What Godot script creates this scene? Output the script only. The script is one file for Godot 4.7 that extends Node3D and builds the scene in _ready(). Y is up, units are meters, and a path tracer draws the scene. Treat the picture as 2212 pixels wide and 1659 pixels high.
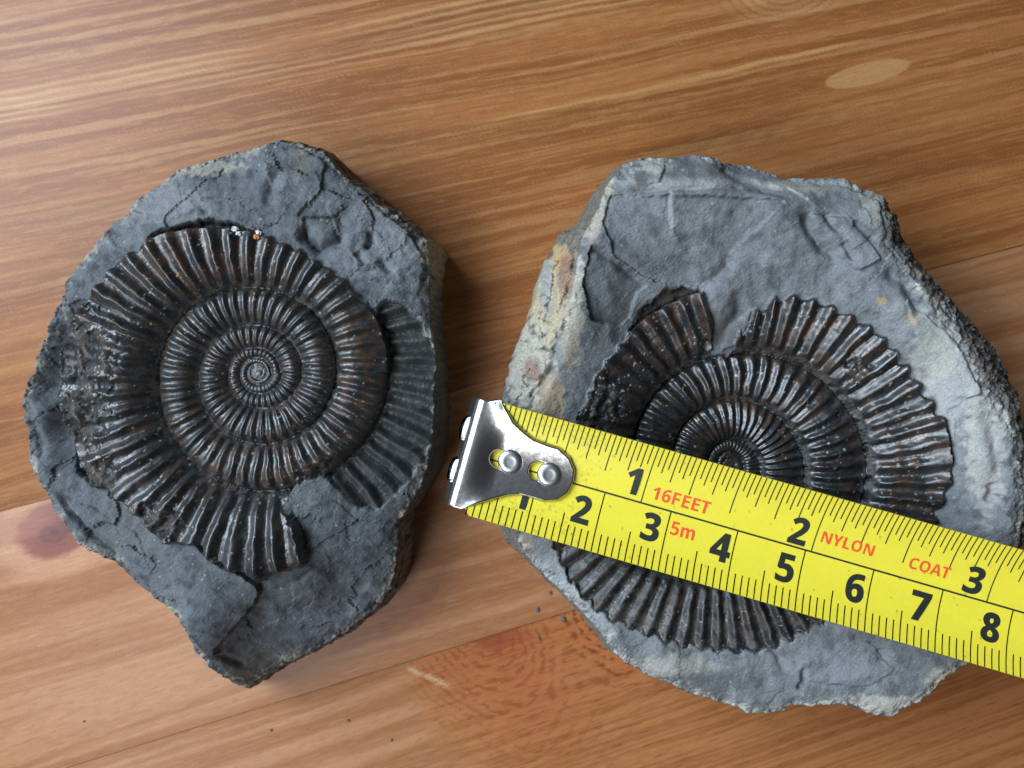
extends Node3D
# Two ammonite stones and a yellow tape measure on a varnished pine table, seen from just above.
# Lengths are worked out in millimetres and committed in metres.

const MM := 0.001
const EYE := 165.0          # height of the lens over the table, mm
const FOC := 1912.0         # focal length in photo units (photo is 2212 x 1659 units)

var noises := {}
var rng := RandomNumberGenerator.new()

# ---------------------------------------------------------------- helpers
func at(u: float, v: float, h: float) -> Vector2:      # photo units at height h -> table plan, mm
	var k := (EYE - h) / FOC
	return Vector2((u - 1106.0) * k, (v - 829.5) * k)

func noise(sd: int, oct: int = 1, freq: float = 1.0, kind: int = FastNoiseLite.TYPE_SIMPLEX_SMOOTH) -> FastNoiseLite:
	var n := FastNoiseLite.new()
	n.seed = sd
	n.noise_type = kind
	n.frequency = freq
	if oct > 1:
		n.fractal_type = FastNoiseLite.FRACTAL_FBM
		n.fractal_octaves = oct
	else:
		n.fractal_type = FastNoiseLite.FRACTAL_NONE
	return n

func sm(a: float, b: float, x: float) -> float:
	return smoothstep(a, b, x)

func tag(o: Node3D, label: String, category: String, group := "") -> void:
	o.set_meta("label", label)
	o.set_meta("category", category)
	if group != "":
		o.set_meta("group", group)

func put(called: String, mesh: Mesh, mat: Material, parent: Node) -> MeshInstance3D:
	var m := MeshInstance3D.new()
	m.name = called
	m.mesh = mesh
	if mat:
		m.material_override = mat
	parent.add_child(m, true)
	return m

func mesh_of(v: PackedVector3Array, n: PackedVector3Array, idx: PackedInt32Array, c := PackedColorArray(), uv := PackedVector2Array()) -> ArrayMesh:
	var a := []
	a.resize(Mesh.ARRAY_MAX)
	a[Mesh.ARRAY_VERTEX] = v
	a[Mesh.ARRAY_NORMAL] = n
	if c.size() > 0:
		a[Mesh.ARRAY_COLOR] = c
	if uv.size() > 0:
		a[Mesh.ARRAY_TEX_UV] = uv
	a[Mesh.ARRAY_INDEX] = idx
	var m := ArrayMesh.new()
	m.add_surface_from_arrays(Mesh.PRIMITIVE_TRIANGLES, a)
	return m

func mat_vertex(rough: float, spec: float) -> StandardMaterial3D:
	var m := StandardMaterial3D.new()
	m.vertex_color_use_as_albedo = true
	m.roughness = rough
	m.metallic_specular = spec
	return m

var rough_map: NoiseTexture2D

func vary_roughness(m: StandardMaterial3D) -> StandardMaterial3D:      # patches of dull and polished surface
	if rough_map == null:
		rough_map = NoiseTexture2D.new()
		rough_map.width = 512
		rough_map.height = 512
		rough_map.seamless = true
		rough_map.noise = noise(91, 5, 0.012)
		var g := Gradient.new()
		g.offsets = PackedFloat32Array([0.25, 0.5, 0.72])
		g.colors = PackedColorArray([Color(0.55, 0.55, 0.55), Color(0.8, 0.8, 0.8), Color(1, 1, 1)])
		rough_map.color_ramp = g
	m.roughness_texture = rough_map
	m.roughness_texture_channel = BaseMaterial3D.TEXTURE_CHANNEL_RED
	m.uv1_triplanar = true
	m.uv1_scale = Vector3.ONE * 45.0
	return m

# closest point of a closed (or open) outline: [signed distance (negative inside), index, fraction]
func outline_distance(p: Vector2, poly: PackedVector2Array, closed: bool) -> Array:
	var best := 1e18
	var bi := 0
	var bf := 0.0
	var inside := false
	var n := poly.size()
	var last := n if closed else n - 1
	for i in last:
		var a := poly[i]
		var b := poly[(i + 1) % n]
		var ab := b - a
		var t := clampf((p - a).dot(ab) / maxf(ab.length_squared(), 1e-9), 0.0, 1.0)
		var d := p.distance_squared_to(a + ab * t)
		if d < best:
			best = d
			bi = i
			bf = t
		if closed and (a.y > p.y) != (b.y > p.y) and p.x < a.x + (p.y - a.y) / (b.y - a.y) * ab.x:
			inside = not inside
	best = sqrt(best)
	return [-best if inside else best, bi, bf]

# coarse fields over a stone, read back with bilinear interpolation
class Field:
	var x0: float
	var z0: float
	var step: float
	var nx: int
	var nz: int
	var d := PackedFloat32Array()
	func _init(ax: float, az: float, bx: float, bz: float, s: float) -> void:
		x0 = ax
		z0 = az
		step = s
		nx = int(ceilf((bx - ax) / s)) + 2
		nz = int(ceilf((bz - az) / s)) + 2
		d.resize(nx * nz)
	func read(x: float, z: float) -> float:
		var fx := clampf((x - x0) / step, 0.0, nx - 1.001)
		var fz := clampf((z - z0) / step, 0.0, nz - 1.001)
		var i := int(fx)
		var j := int(fz)
		fx -= i
		fz -= j
		var k := j * nx + i
		return lerpf(lerpf(d[k], d[k + 1], fx), lerpf(d[k + nx], d[k + nx + 1], fx), fz)

func solve(a: Array, b: PackedFloat64Array) -> PackedFloat64Array:   # Gaussian elimination
	var n := b.size()
	for c in n:
		var pv := c
		for r in range(c + 1, n):
			if absf(a[r][c]) > absf(a[pv][c]):
				pv = r
		if pv != c:
			var tmp: PackedFloat64Array = a[c]
			a[c] = a[pv]
			a[pv] = tmp
			var tb := b[c]
			b[c] = b[pv]
			b[pv] = tb
		var rc: PackedFloat64Array = a[c]
		for r in range(c + 1, n):
			var rr: PackedFloat64Array = a[r]
			var f := rr[c] / rc[c]
			if f != 0.0:
				for k in range(c, n):
					rr[k] -= f * rc[k]
				a[r] = rr
				b[r] -= f * b[c]
	var x := PackedFloat64Array()
	x.resize(n)
	for c in range(n - 1, -1, -1):
		var s := b[c]
		var rc: PackedFloat64Array = a[c]
		for k in range(c + 1, n):
			s -= rc[k] * x[k]
		x[c] = s / rc[c]
	return x

# ---------------------------------------------------------------- stones
# rim: [u, v, height, outward run of the side]; knots: [u, v, height]
func build_stone(cfg: Dictionary) -> Dictionary:
	var rim: Array = cfg.rim
	var poly := PackedVector2Array()
	var rim_h := PackedFloat32Array()
	var rim_w := PackedFloat32Array()
	var lo := Vector2(1e9, 1e9)
	var hi := Vector2(-1e9, -1e9)
	for r in rim:
		var p := at(r[0], r[1], r[2])
		poly.append(p)
		rim_h.append(r[2])
		rim_w.append(r[3] if r.size() > 3 else 1.4)
		lo = lo.min(p)
		hi = hi.max(p)
	lo -= Vector2(12, 12)
	hi += Vector2(12, 12)
	var nr := poly.size()
	# smooth height through the rim and the knots
	var px := PackedVector2Array(poly)
	var ph := PackedFloat64Array()
	for h in rim_h:
		ph.append(h)
	for k in cfg.knots:
		px.append(at(k[0], k[1], k[2]))
		ph.append(k[2])
	var mean := 0.0
	for h in ph:
		mean += h / ph.size()
	var rows := []
	var rhs := PackedFloat64Array()
	for i in px.size():
		var row := PackedFloat64Array()
		row.resize(px.size())
		for j in px.size():
			row[j] = sqrt(px[i].distance_squared_to(px[j]) + 4.0)
		row[i] -= 0.6
		rows.append(row)
		rhs.append(ph[i] - mean)
	var wts := solve(rows, rhs)
	var F := {}
	for f in ["sdf", "rim_h", "rim_w", "base", "fossil", "plate", "slope"]:
		F[f] = Field.new(lo.x, lo.y, hi.x, hi.y, 0.6)
	var fossil_poly := PackedVector2Array()
	for q in cfg.fossil:
		fossil_poly.append(at(q[0], q[1], cfg.fossil_h))
	var plate_poly := PackedVector2Array()
	for q in cfg.plate:
		plate_poly.append(at(q[0], q[1], cfg.plate_h))
	var ledges := []
	for g in cfg.ledges:
		var line := PackedVector2Array()
		for q in g[0]:
			line.append(at(q[0], q[1], cfg.groove_h))
		ledges.append([line, g[1], Field.new(lo.x, lo.y, hi.x, hi.y, 0.6)])
	var grooves := []
	for g in cfg.grooves:
		var line := PackedVector2Array()
		for q in g[0]:
			line.append(at(q[0], q[1], cfg.groove_h))
		grooves.append([line, g[1], g[2], g[3] if g.size() > 3 else 0.0])
	var GR := Field.new(lo.x, lo.y, hi.x, hi.y, 0.3)
	var s0: Field = F.sdf
	var np := px.size()
	for j in s0.nz:
		for i in s0.nx:
			var p := Vector2(s0.x0 + i * s0.step, s0.z0 + j * s0.step)
			var k := j * s0.nx + i
			var o := outline_distance(p, poly, true)
			s0.d[k] = o[0]
			var a: int = o[1]
			var b := (a + 1) % nr
			F.rim_h.d[k] = lerpf(rim_h[a], rim_h[b], o[2])
			F.rim_w.d[k] = lerpf(rim_w[a], rim_w[b], o[2])
			if o[0] > 14.0:
				continue
			var at_rim: Vector2 = p if o[0] < 0.0 else poly[a].lerp(poly[b], o[2])
			var h := mean
			for m in np:
				h += wts[m] * sqrt(at_rim.distance_squared_to(px[m]) + 4.0)
			F.base.d[k] = h
			F.fossil.d[k] = outline_distance(p, fossil_poly, true)[0]
			for g in ledges:
				g[2].d[k] = outline_distance(p, g[0], true)[0]
			F.plate.d[k] = outline_distance(p, plate_poly, true)[0] if plate_poly.size() > 2 else 9.0
	for g in grooves:
		var line: PackedVector2Array = g[0]
		var reach: float = g[2] * 2.5
		var glo := line[0]
		var ghi := line[0]
		for q in line:
			glo = glo.min(q)
			ghi = ghi.max(q)
		for j in range(maxi(0, int((glo.y - reach - GR.z0) / GR.step)), mini(GR.nz, int((ghi.y + reach - GR.z0) / GR.step) + 2)):
			for i in range(maxi(0, int((glo.x - reach - GR.x0) / GR.step)), mini(GR.nx, int((ghi.x + reach - GR.x0) / GR.step) + 2)):
				var p := Vector2(GR.x0 + i * GR.step, GR.z0 + j * GR.step)
				var o := outline_distance(p, line, false)
				var d: float = o[0] / g[2]
				if d < 2.4:
					var taper := 1.0
					var along: float = (o[1] + o[2]) / (line.size() - 1)
					taper = sm(0.0, 0.15, along) * (1.0 - sm(0.85, 1.0, along)) * 0.8 + 0.2
					GR.d[j * GR.nx + i] -= g[1] * exp(-d * d) * taper
	# spiral: outer radius of the tube by turns, mm
	var spiral: Dictionary = cfg.spiral
	var ctr := at(spiral.center[0], spiral.center[1], cfg.fossil_h)
	var unit: float = (EYE - cfg.fossil_h) / FOC
	var tab := PackedFloat32Array()      # 128 samples a turn from -4 turns
	var keys: Array = spiral.keys
	var t_first: float = keys[0][0]
	var t_last: float = keys[-1][0]
	var per_turn: float = spiral.inner
	for n in int((t_last + 4.0) * 128.0) + 1:
		var t := -4.0 + n / 128.0
		if t < t_first:
			# fold onto the first known turn
			var up: float = ceilf(t_first - t)
			tab.append(spiral_key(keys, t + up) * unit / pow(per_turn, up))
		else:
			tab.append(spiral_key(keys, t) * unit)
	var counts: Array = spiral.ribs
	var phase := PackedFloat32Array([0.0])
	for n in range(1, tab.size()):
		phase.append(phase[n - 1] + rib_count(counts, -4.0 + n / 128.0) / 128.0)
	# fine grid
	var ctx := {"F": F, "GR": GR, "ledges": ledges, "ctr": ctr, "tab": tab, "t_last": t_last, "ccw": spiral.ccw, "ribs": counts, "phase": phase, "poly": poly, "cfg": cfg}
	var step: float = cfg.step
	var nx := int((hi.x - lo.x) / step)
	var nz := int((hi.y - lo.y) / step)
	var P := PackedVector3Array()
	var C := PackedColorArray()
	var K := PackedByteArray()
	P.resize(nx * nz)
	C.resize(nx * nz)
	K.resize(nx * nz)
	var n_edge := noise(cfg.seed + 1, 3, 0.45)
	var n_big := noise(cfg.seed + 2, 3, 0.12)
	var n_mid := noise(cfg.seed + 3, 4, 0.55)
	var n_fine := noise(cfg.seed + 4, 3, 2.2)
	var n_spot := noise(cfg.seed + 5, 2, 0.28)
	var n_grain := noise(cfg.seed + 6, 1, 3.1)
	var n_cell := noise(cfg.seed + 7, 1, 0.5, FastNoiseLite.TYPE_CELLULAR)
	n_cell.cellular_return_type = FastNoiseLite.RETURN_DISTANCE2_SUB
	var n_flake := noise(cfg.seed + 8, 1, 0.2, FastNoiseLite.TYPE_CELLULAR)
	n_flake.cellular_return_type = FastNoiseLite.RETURN_CELL_VALUE
	n_flake.domain_warp_enabled = true
	n_flake.domain_warp_amplitude = 3.0
	n_flake.domain_warp_frequency = 0.25
	var N := [n_edge, n_big, n_mid, n_fine, n_spot, n_grain, n_cell, n_flake]
	var out := [0.0, Color(), 0, 0.0]
	for j in nz:
		for i in nx:
			var x := lo.x + i * step
			var z := lo.y + j * step
			var k := j * nx + i
			stone_point(x, z, ctx, N, out)
			P[k] = Vector3(x, out[0], z)
			C[k] = out[1]
			K[k] = out[2]
	return split_grid(P, C, K, nx, nz)

func rib_count(counts: Array, t: float) -> float:
	var i := 0
	while i < counts.size() - 2 and counts[i + 1][0] < t:
		i += 1
	var f: float = clampf((t - counts[i][0]) / (counts[i + 1][0] - counts[i][0]), 0.0, 1.0)
	return lerpf(counts[i][1], counts[i + 1][1], f)

func spiral_key(keys: Array, t: float) -> float:
	var n := keys.size()
	var i := 0
	while i < n - 2 and keys[i + 1][0] < t:
		i += 1
	var f: float = clampf((t - keys[i][0]) / (keys[i + 1][0] - keys[i][0]), 0.0, 1.0)
	return exp(cubic_interpolate(log(keys[i][1]), log(keys[i + 1][1]), log(keys[maxi(i - 1, 0)][1]), log(keys[mini(i + 2, n - 1)][1]), f))

# height, colour and part of a stone at one place.  part: 0 none, 1 matrix, 2.. whorls, 20 outer whorl impression, 30 flake
func stone_point(x: float, z: float, ctx: Dictionary, N: Array, out: Array) -> void:
	var F: Dictionary = ctx.F
	var cfg: Dictionary = ctx.cfg
	var sdf: float = F.sdf.read(x, z)
	if sdf > 14.0:
		out[2] = 0
		return
	var n_edge: FastNoiseLite = N[0]
	var n_big: FastNoiseLite = N[1]
	var n_mid: FastNoiseLite = N[2]
	var n_fine: FastNoiseLite = N[3]
	var n_spot: FastNoiseLite = N[4]
	var n_grain: FastNoiseLite = N[5]
	var n_cell: FastNoiseLite = N[6]
	var n_flake: FastNoiseLite = N[7]
	var e1 := n_edge.get_noise_2d(x, z)
	sdf += e1 * 0.36
	var w: float = F.rim_w.read(x, z)
	if sdf > w + 0.7:
		out[2] = 0
		return
	var big := n_big.get_noise_2d(x, z)
	var mid := n_mid.get_noise_2d(x, z)
	var fine := n_fine.get_noise_2d(x, z)
	var spot := n_spot.get_noise_2d(x, z)
	var grain := n_grain.get_noise_2d(x, z)
	var base: float = F.base.read(x, z)
	var part := 1
	var h: float
	var c: Color
	var uv := Vector2(x * FOC / (EYE - base) + 1106.0, z * FOC / (EYE - base) + 829.5)
	# the upper face: flaky steps, grooves and a crumbling edge
	var top: float = base + big * 0.5 + mid * cfg.lumps + fine * 0.055 + grain * 0.035
	top += n_flake.get_noise_2d(x, z) * cfg.flake
	var edge := sm(-2.6, 0.0, sdf)
	top -= edge * edge * (0.5 + 0.8 * maxf(0.0, mid + 0.3))
	top += edge * fine * 0.12
	top += ctx.GR.read(x, z)
	for g in ctx.ledges:
		var ld: float = g[2].read(x, z) + e1 * 0.3 + fine * 0.06 + mid * 0.1
		if ld < 2.5:
			top += g[1] * 0.75 * (1.0 - sm(-0.15, 0.15, ld)) * (0.45 + 0.55 * sm(-5.0, 0.0, ld))
	if sdf > 0.0:
		# the broken side of the stone
		var rh: float = top
		var hb := rh * 0.68
		if sdf < w:
			var f := sdf / w
			h = lerpf(rh, hb, pow(f, 1.5 if w > 3.0 else 0.9))
			h += n_mid.get_noise_2d(x * 1.3 + h * 0.5, z * 1.3) * minf(0.8, w * 0.18) * sm(0.0, 0.5, f)
			h += (n_flake.get_noise_2d(x * 1.6, z * 1.6)) * minf(0.5, w * 0.08) * sm(0.0, 0.4, f)
		else:
			h = lerpf(hb, -1.0, clampf((sdf - w) / 0.5, 0.0, 1.0))
		h += fine * 0.06
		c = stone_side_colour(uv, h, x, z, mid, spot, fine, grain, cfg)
	else:
		h = top
		c = stone_top_colour(uv, sdf, mid, spot, fine, grain, big, cfg, x, z)
		var pl: float = F.plate.read(x, z) + e1 * 0.25 + fine * 0.1
		if pl < 0.35:
			var up := 1.0 - sm(-0.2, 0.2, pl)
			h = lerpf(h, base + cfg.plate_up + mid * 0.12 + fine * 0.05, up)
			if pl < 0.0:
				part = 30
		var fd: float = F.fossil.read(x, z) + e1 * 0.35 + mid * 0.25
		if fd < 1.0 and part == 1:
			var fo := fossil_point(x, z, ctx, mid, fine, spot, grain, n_cell, big)
			if fo[2] > 0:
				fd += (0.45 - fo[3]) * cfg.teeth
				var edge_in := 1.0 - sm(-0.4, 0.4, fd)
				h = lerpf(h, base - cfg.sink + fo[0] + fine * 0.030 + grain * 0.012 + mid * 0.05, edge_in)
				if fd < 0.0:
					c = fo[1]
					part = fo[2]
	out[0] = h
	out[1] = c
	out[2] = part

func fossil_point(x: float, z: float, ctx: Dictionary, mid: float, fine: float, spot: float, grain: float, n_cell: FastNoiseLite, big: float) -> Array:
	var ctr: Vector2 = ctx.ctr
	var cfg: Dictionary = ctx.cfg
	var dx := x - ctr.x + big * 0.25 + mid * 0.05
	var dz := z - ctr.y + spot * 0.08
	var r := sqrt(dx * dx + dz * dz)
	var a := (atan2(-dz, dx) if ctx.ccw else atan2(-dz, -dx)) / TAU
	if a < 0.0:
		a += 1.0
	var tab: PackedFloat32Array = ctx.tab
	var t := a - 4.0
	var r0 := 0.0
	var r1 := 0.0
	var found := false
	while t <= ctx.t_last:
		var fi := (t + 4.0) * 128.0
		var ii := mini(int(fi), tab.size() - 2)
		r1 = lerpf(tab[ii], tab[ii + 1], fi - ii)
		if r < r1:
			found = true
			break
		r0 = r1
		t += 1.0
	var c: Color
	if not found:
		r1 = r0 * 1.35
		if r > r1:
			return [0.0, Color(), 0, 0.0]
	var wd := maxf(r1 - r0, 0.05)
	var s := (r - r0) / wd
	var se := s
	if t > cfg.open and s > cfg.peak:
		se = cfg.peak + (s - cfg.peak) * 0.5
	var sp := pow(clampf(se, 0.0, 1.0), log(0.5) / log(cfg.peak))
	var prof := pow(maxf(4.0 * sp * (1.0 - sp), 0.0), 0.45)
	var nub: float = 15.0 * (EYE - cfg.fossil_h) / FOC
	if r < nub:
		prof = lerpf(prof, 0.5 + 0.6 * sqrt(1.0 - r * r / (nub * nub)), 0.85)
	var high: float = wd * cfg.tube + 0.25
	# ribs lean forward a little as they cross the tube
	var ribs := rib_count(ctx.ribs, t)
	var phase: PackedFloat32Array = ctx.phase
	var pi := clampi(int((t + 4.0) * 128.0), 0, phase.size() - 2)
	var ph: float = lerpf(phase[pi], phase[pi + 1], clampf((t + 4.0) * 128.0 - pi, 0.0, 1.0)) + (s - 0.5) * (0.35 if ctx.ccw else 0.5) + spot * 0.05 + big * 0.07
	var fr := ph - floorf(ph)
	var crest := pow(0.5 + 0.5 * cos(fr * TAU), 1.3)
	var gap: float = TAU * r / ribs
	var idn := hash(int(floorf(ph + 0.5))) % 1000 / 1000.0
	var amp := gap * 0.32 * (0.8 + 0.4 * idn)
	var fade := sm(0.02, 0.16, s) * (1.0 - 0.55 * sm(0.82, 1.0, s))
	var worn := 0.0
	var uv := Vector2(x * FOC / (EYE - cfg.fossil_h) + 1106.0, z * FOC / (EYE - cfg.fossil_h) + 829.5)
	for d in cfg.worn:
		var q := Vector2((uv.x - d[0]) / d[2], (uv.y - d[1]) / d[3]).length()
		worn = maxf(worn, (1.0 - sm(0.5, 1.15, q + mid * 0.35)) * d[4])
	var h := high * prof + (crest - 0.4) * amp * fade * (1.0 - worn * 0.6)
	var part := 2 + int(clampf(floorf(ctx.t_last - t), 0, 6))
	if worn > 0.05:
		var cell := n_cell.get_noise_2d(x, z)
		h += worn * (mid * 0.35 + spot * 1.0 + (cell + 0.5) * 0.15 - 0.3 + fine * 0.05)
		if worn > 0.6:
			part = 15
	# colours: dark shell, brown where it is iron stained, mud left along the seams
	var k_brown := sm(-0.15, 0.45, spot + 0.5 * big + cfg.brown)
	c = Color(0.015, 0.0148, 0.0152).lerp(Color(0.034, 0.024, 0.019), k_brown * (0.6 + 0.4 * sm(-0.5, 0.6, mid)))
	c = c.lerp(Color(0.022, 0.027, 0.030), sm(0.05, 0.45, -spot + 0.4 * mid) * 0.7)
	c = c.lerp(Color(0.085, 0.064, 0.049), sm(0.3, 0.7, mid + 0.3 * fine) * 0.35 * k_brown)
	c = c.lerp(Color(0.085, 0.076, 0.064), sm(0.25, 0.75, fine * 0.8 + grain * 0.35 + mid * 0.3) * 0.55)
	c = c * (1.0 + grain * 0.25)
	if r < nub:
		c = c.lerp(Color(0.038, 0.043, 0.046), 0.7)
		h += mid * 0.1
	for d in cfg.rust:
		var q := Vector2((uv.x - d[0]) / d[2], (uv.y - d[1]) / d[3]).length()
		c = c.lerp(d[4] if d.size() > 4 else Color(0.066, 0.038, 0.025), (1.0 - sm(0.5, 1.1, q + mid * 0.4)) * sm(-0.35, 0.35, spot + fine * 0.5) * 0.55)
	var seam := (1.0 - sm(0.0, 0.13, s + mid * 0.09)) if t > -2.2 else 0.0
	c = c.lerp(Color(0.14, 0.14, 0.13), seam * sm(0.0, 0.4, mid + spot * 0.5 + fine * 0.7 + cfg.mud) * 0.85)
	c = c.lerp(Color(0.10, 0.095, 0.085), worn * sm(0.0, 0.5, spot + fine) * 0.5)
	c = c.lerp(Color(0.17, 0.135, 0.095), worn * sm(0.25, 0.6, mid + 0.3 * fine) * 0.45)
	if speck(x, z, cfg.specks):
		c = c.lerp(Color(0.34, 0.31, 0.25), 0.8)
	if cfg.has("dull") and t > cfg.dull:
		part = 16
		h = high * prof * 0.55 + (crest - 0.4) * amp * 0.9 * fade * (1.0 - worn * 0.5) - 0.4 + fine * 0.03
		c = c.lerp(Color(0.062, 0.058, 0.052), sm(-0.3, 0.5, spot + mid) * 0.7)
	# the outermost turn of the left stone survives on the right only as a lower, grey green cast
	if cfg.has("cast") and t > cfg.cast:
		part = 20
		h = high * prof * 0.40 + (crest - 0.5) * amp * 1.25 * sm(0.0, 0.10, s) - cfg.cast_down + cfg.sink * 0.6 + fine * 0.05
		c = Color(0.036, 0.042, 0.040).lerp(Color(0.060, 0.064, 0.060), sm(-0.2, 0.6, spot + mid * 0.5))
		c = c.lerp(Color(0.14, 0.13, 0.105), sm(0.42, 0.62, mid + fine * 0.4) * 0.6)
	return [h, c, part, crest * fade]

# scattered pale grains of matter, each with its own place and size
func speck(x: float, z: float, much: float) -> bool:
	var cx := floorf(x / 0.5)
	var cz := floorf(z / 0.5)
	var k := hash(Vector2i(int(cx), int(cz)))
	if (k % 1000) / 1000.0 > much:
		return false
	var px := (cx + 0.25 + ((k >> 10) % 100) / 200.0) * 0.5
	var pz := (cz + 0.25 + ((k >> 17) % 100) / 200.0) * 0.5
	return Vector2(x - px, z - pz).length() < 0.07 + ((k >> 5) % 32) / 32.0 * 0.11

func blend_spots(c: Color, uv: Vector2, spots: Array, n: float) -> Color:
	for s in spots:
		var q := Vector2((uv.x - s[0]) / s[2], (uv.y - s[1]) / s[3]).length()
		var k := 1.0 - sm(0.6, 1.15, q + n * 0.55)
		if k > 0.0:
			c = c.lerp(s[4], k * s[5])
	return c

func stone_top_colour(uv: Vector2, sdf: float, mid: float, spot: float, fine: float, grain: float, big: float, cfg: Dictionary, x: float, z: float) -> Color:
	var c: Color = cfg.grey.lerp(cfg.grey_dark, sm(-0.05, 0.6, mid * 0.5 + spot * 0.7) * 0.9)
	c = c.lerp(cfg.grey_light, sm(0.05, 0.8, -spot * 0.6 + mid * 0.35 + big * 0.6) * 0.5)
	c = blend_spots(c, uv, cfg.spots, mid + fine * 0.4)
	c = c * (1.0 + fine * 0.26 + grain * 0.22)
	# pale crumbly crust on the broken rim
	var crust := sm(-2.4, -0.2, sdf + mid * 2.4 + fine * 0.8 - 0.3)
	c = c.lerp(cfg.crust.lerp(cfg.grey_dark, sm(0.0, 0.4, spot + fine * 0.5)), crust * 0.8 * sm(cfg.crusty, cfg.crusty + 0.6, big * 1.6 + spot * 0.8))
	if speck(x, z, 0.012):
		c = c.lerp(Color(0.40, 0.39, 0.35), 0.6)
	return c

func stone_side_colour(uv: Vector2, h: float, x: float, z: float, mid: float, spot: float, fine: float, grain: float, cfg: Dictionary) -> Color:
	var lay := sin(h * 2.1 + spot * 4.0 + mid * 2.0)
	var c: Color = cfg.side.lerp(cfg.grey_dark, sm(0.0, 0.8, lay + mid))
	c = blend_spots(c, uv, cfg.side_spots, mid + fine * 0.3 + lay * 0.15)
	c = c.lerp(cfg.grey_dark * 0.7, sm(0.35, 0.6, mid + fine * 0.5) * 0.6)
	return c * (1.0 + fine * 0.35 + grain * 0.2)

func split_grid(P: PackedVector3Array, C: PackedColorArray, K: PackedByteArray, nx: int, nz: int) -> Dictionary:
	var Nn := PackedVector3Array()
	Nn.resize(P.size())
	for j in range(1, nz - 1):
		for i in range(1, nx - 1):
			var k := j * nx + i
			if K[k] == 0:
				continue
			var l := k - 1 if K[k - 1] else k
			var r := k + 1 if K[k + 1] else k
			var u := k - nx if K[k - nx] else k
			var d := k + nx if K[k + nx] else k
			var n := (P[d] - P[u]).cross(P[r] - P[l])
			Nn[k] = n.normalized() if n.length_squared() > 1e-12 else Vector3.UP
	var ids := {}
	for q in K:
		if q:
			ids[q] = true
	var meshes := {}
	for id in ids:
		var cells := PackedInt32Array()
		for j in range(1, nz - 2):
			for i in range(1, nx - 2):
				var a := j * nx + i
				if K[a] == id and K[a + 1] != 0 and K[a + nx] != 0 and K[a + nx + 1] != 0:
					cells.append(a)
		if cells.is_empty():
			continue
		var map := PackedInt32Array()
		map.resize(P.size())
		map.fill(-1)
		var v := PackedVector3Array()
		var n := PackedVector3Array()
		var c := PackedColorArray()
		var idx := PackedInt32Array()
		for a in cells:
			for o in [a, a + 1, a + nx, a + nx + 1]:
				if map[o] < 0:
					map[o] = v.size()
					v.append(P[o] * MM)
					n.append(Nn[o])
					c.append(C[o])
			var m0 := map[a]
			var m1 := map[a + 1]
			var m2 := map[a + nx]
			var m3 := map[a + nx + 1]
			idx.append(m0)
			idx.append(m1)
			idx.append(m2)
			idx.append(m1)
			idx.append(m3)
			idx.append(m2)
		meshes[id] = mesh_of(v, n, idx, c)
	return meshes

func add_stone(called: String, meshes: Dictionary, label: String, rough: Array) -> Node3D:
	var t := Node3D.new()
	t.name = called
	add_child(t, true)
	tag(t, label, "fossil", "ammonite fossil stones on the table")
	var stone_mat := mat_vertex(0.78, 0.4)
	var shell := vary_roughness(mat_vertex(rough[0], 0.62))
	var cast_mat := vary_roughness(mat_vertex(0.62, 0.45))
	put("stone_matrix", meshes[1], stone_mat, t)
	if meshes.has(30):
		put("stone_flake", meshes[30], stone_mat, t)
	var am := put("ammonite", meshes[2], shell, t) if meshes.has(2) else null
	if meshes.has(15):
		put("broken_shell", meshes[15], vary_roughness(mat_vertex(0.75, 0.45)), t)
	if meshes.has(16):
		put("body_chamber", meshes[16], vary_roughness(mat_vertex(0.62, 0.5)), t)
	for id in range(3, 12):
		if meshes.has(id):
			if am == null:
				am = put("ammonite", meshes[id], shell, t)
			else:
				put("whorl", meshes[id], shell, am)
	if meshes.has(20):
		put("outer_whorl", meshes[20], cast_mat, t)
	return t

# ---------------------------------------------------------------- wood
const GA := -0.165
const GB := -0.0000865
const TX := 170.0
const TZ := 150.0

func grain_line(u: float, v: float) -> float:
	return (v - GA * u) / (1.0 + GB * u)

func seam_z(v0: float, x: float) -> float:      # where a plank joint runs, mm
	var u := x * FOC / EYE + 1106.0
	return (v0 + (GA + GB * v0) * u - 829.5) * EYE / FOC

var wood_w := 1700
var wood_hh := 1512
var wood_slabs := []
var wn := []

func wood_slab(n: int) -> void:
	var px := PackedByteArray()
	px.resize(wood_w * 63 * 3)
	var k := 0
	for jj in 63:
		var z := -TZ + (n * 63 + jj + 0.5) * 2.0 * TZ / wood_hh
		var v := z * FOC / EYE + 829.5
		for i in wood_w:
			var x := -TX + (i + 0.5) * 2.0 * TX / wood_w
			var c := wood_colour(x * FOC / EYE + 1106.0, v).linear_to_srgb()
			px[k] = int(clampf(c.r, 0.0, 1.0) * 255.0)
			px[k + 1] = int(clampf(c.g, 0.0, 1.0) * 255.0)
			px[k + 2] = int(clampf(c.b, 0.0, 1.0) * 255.0)
			k += 3
	wood_slabs[n] = px

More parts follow.
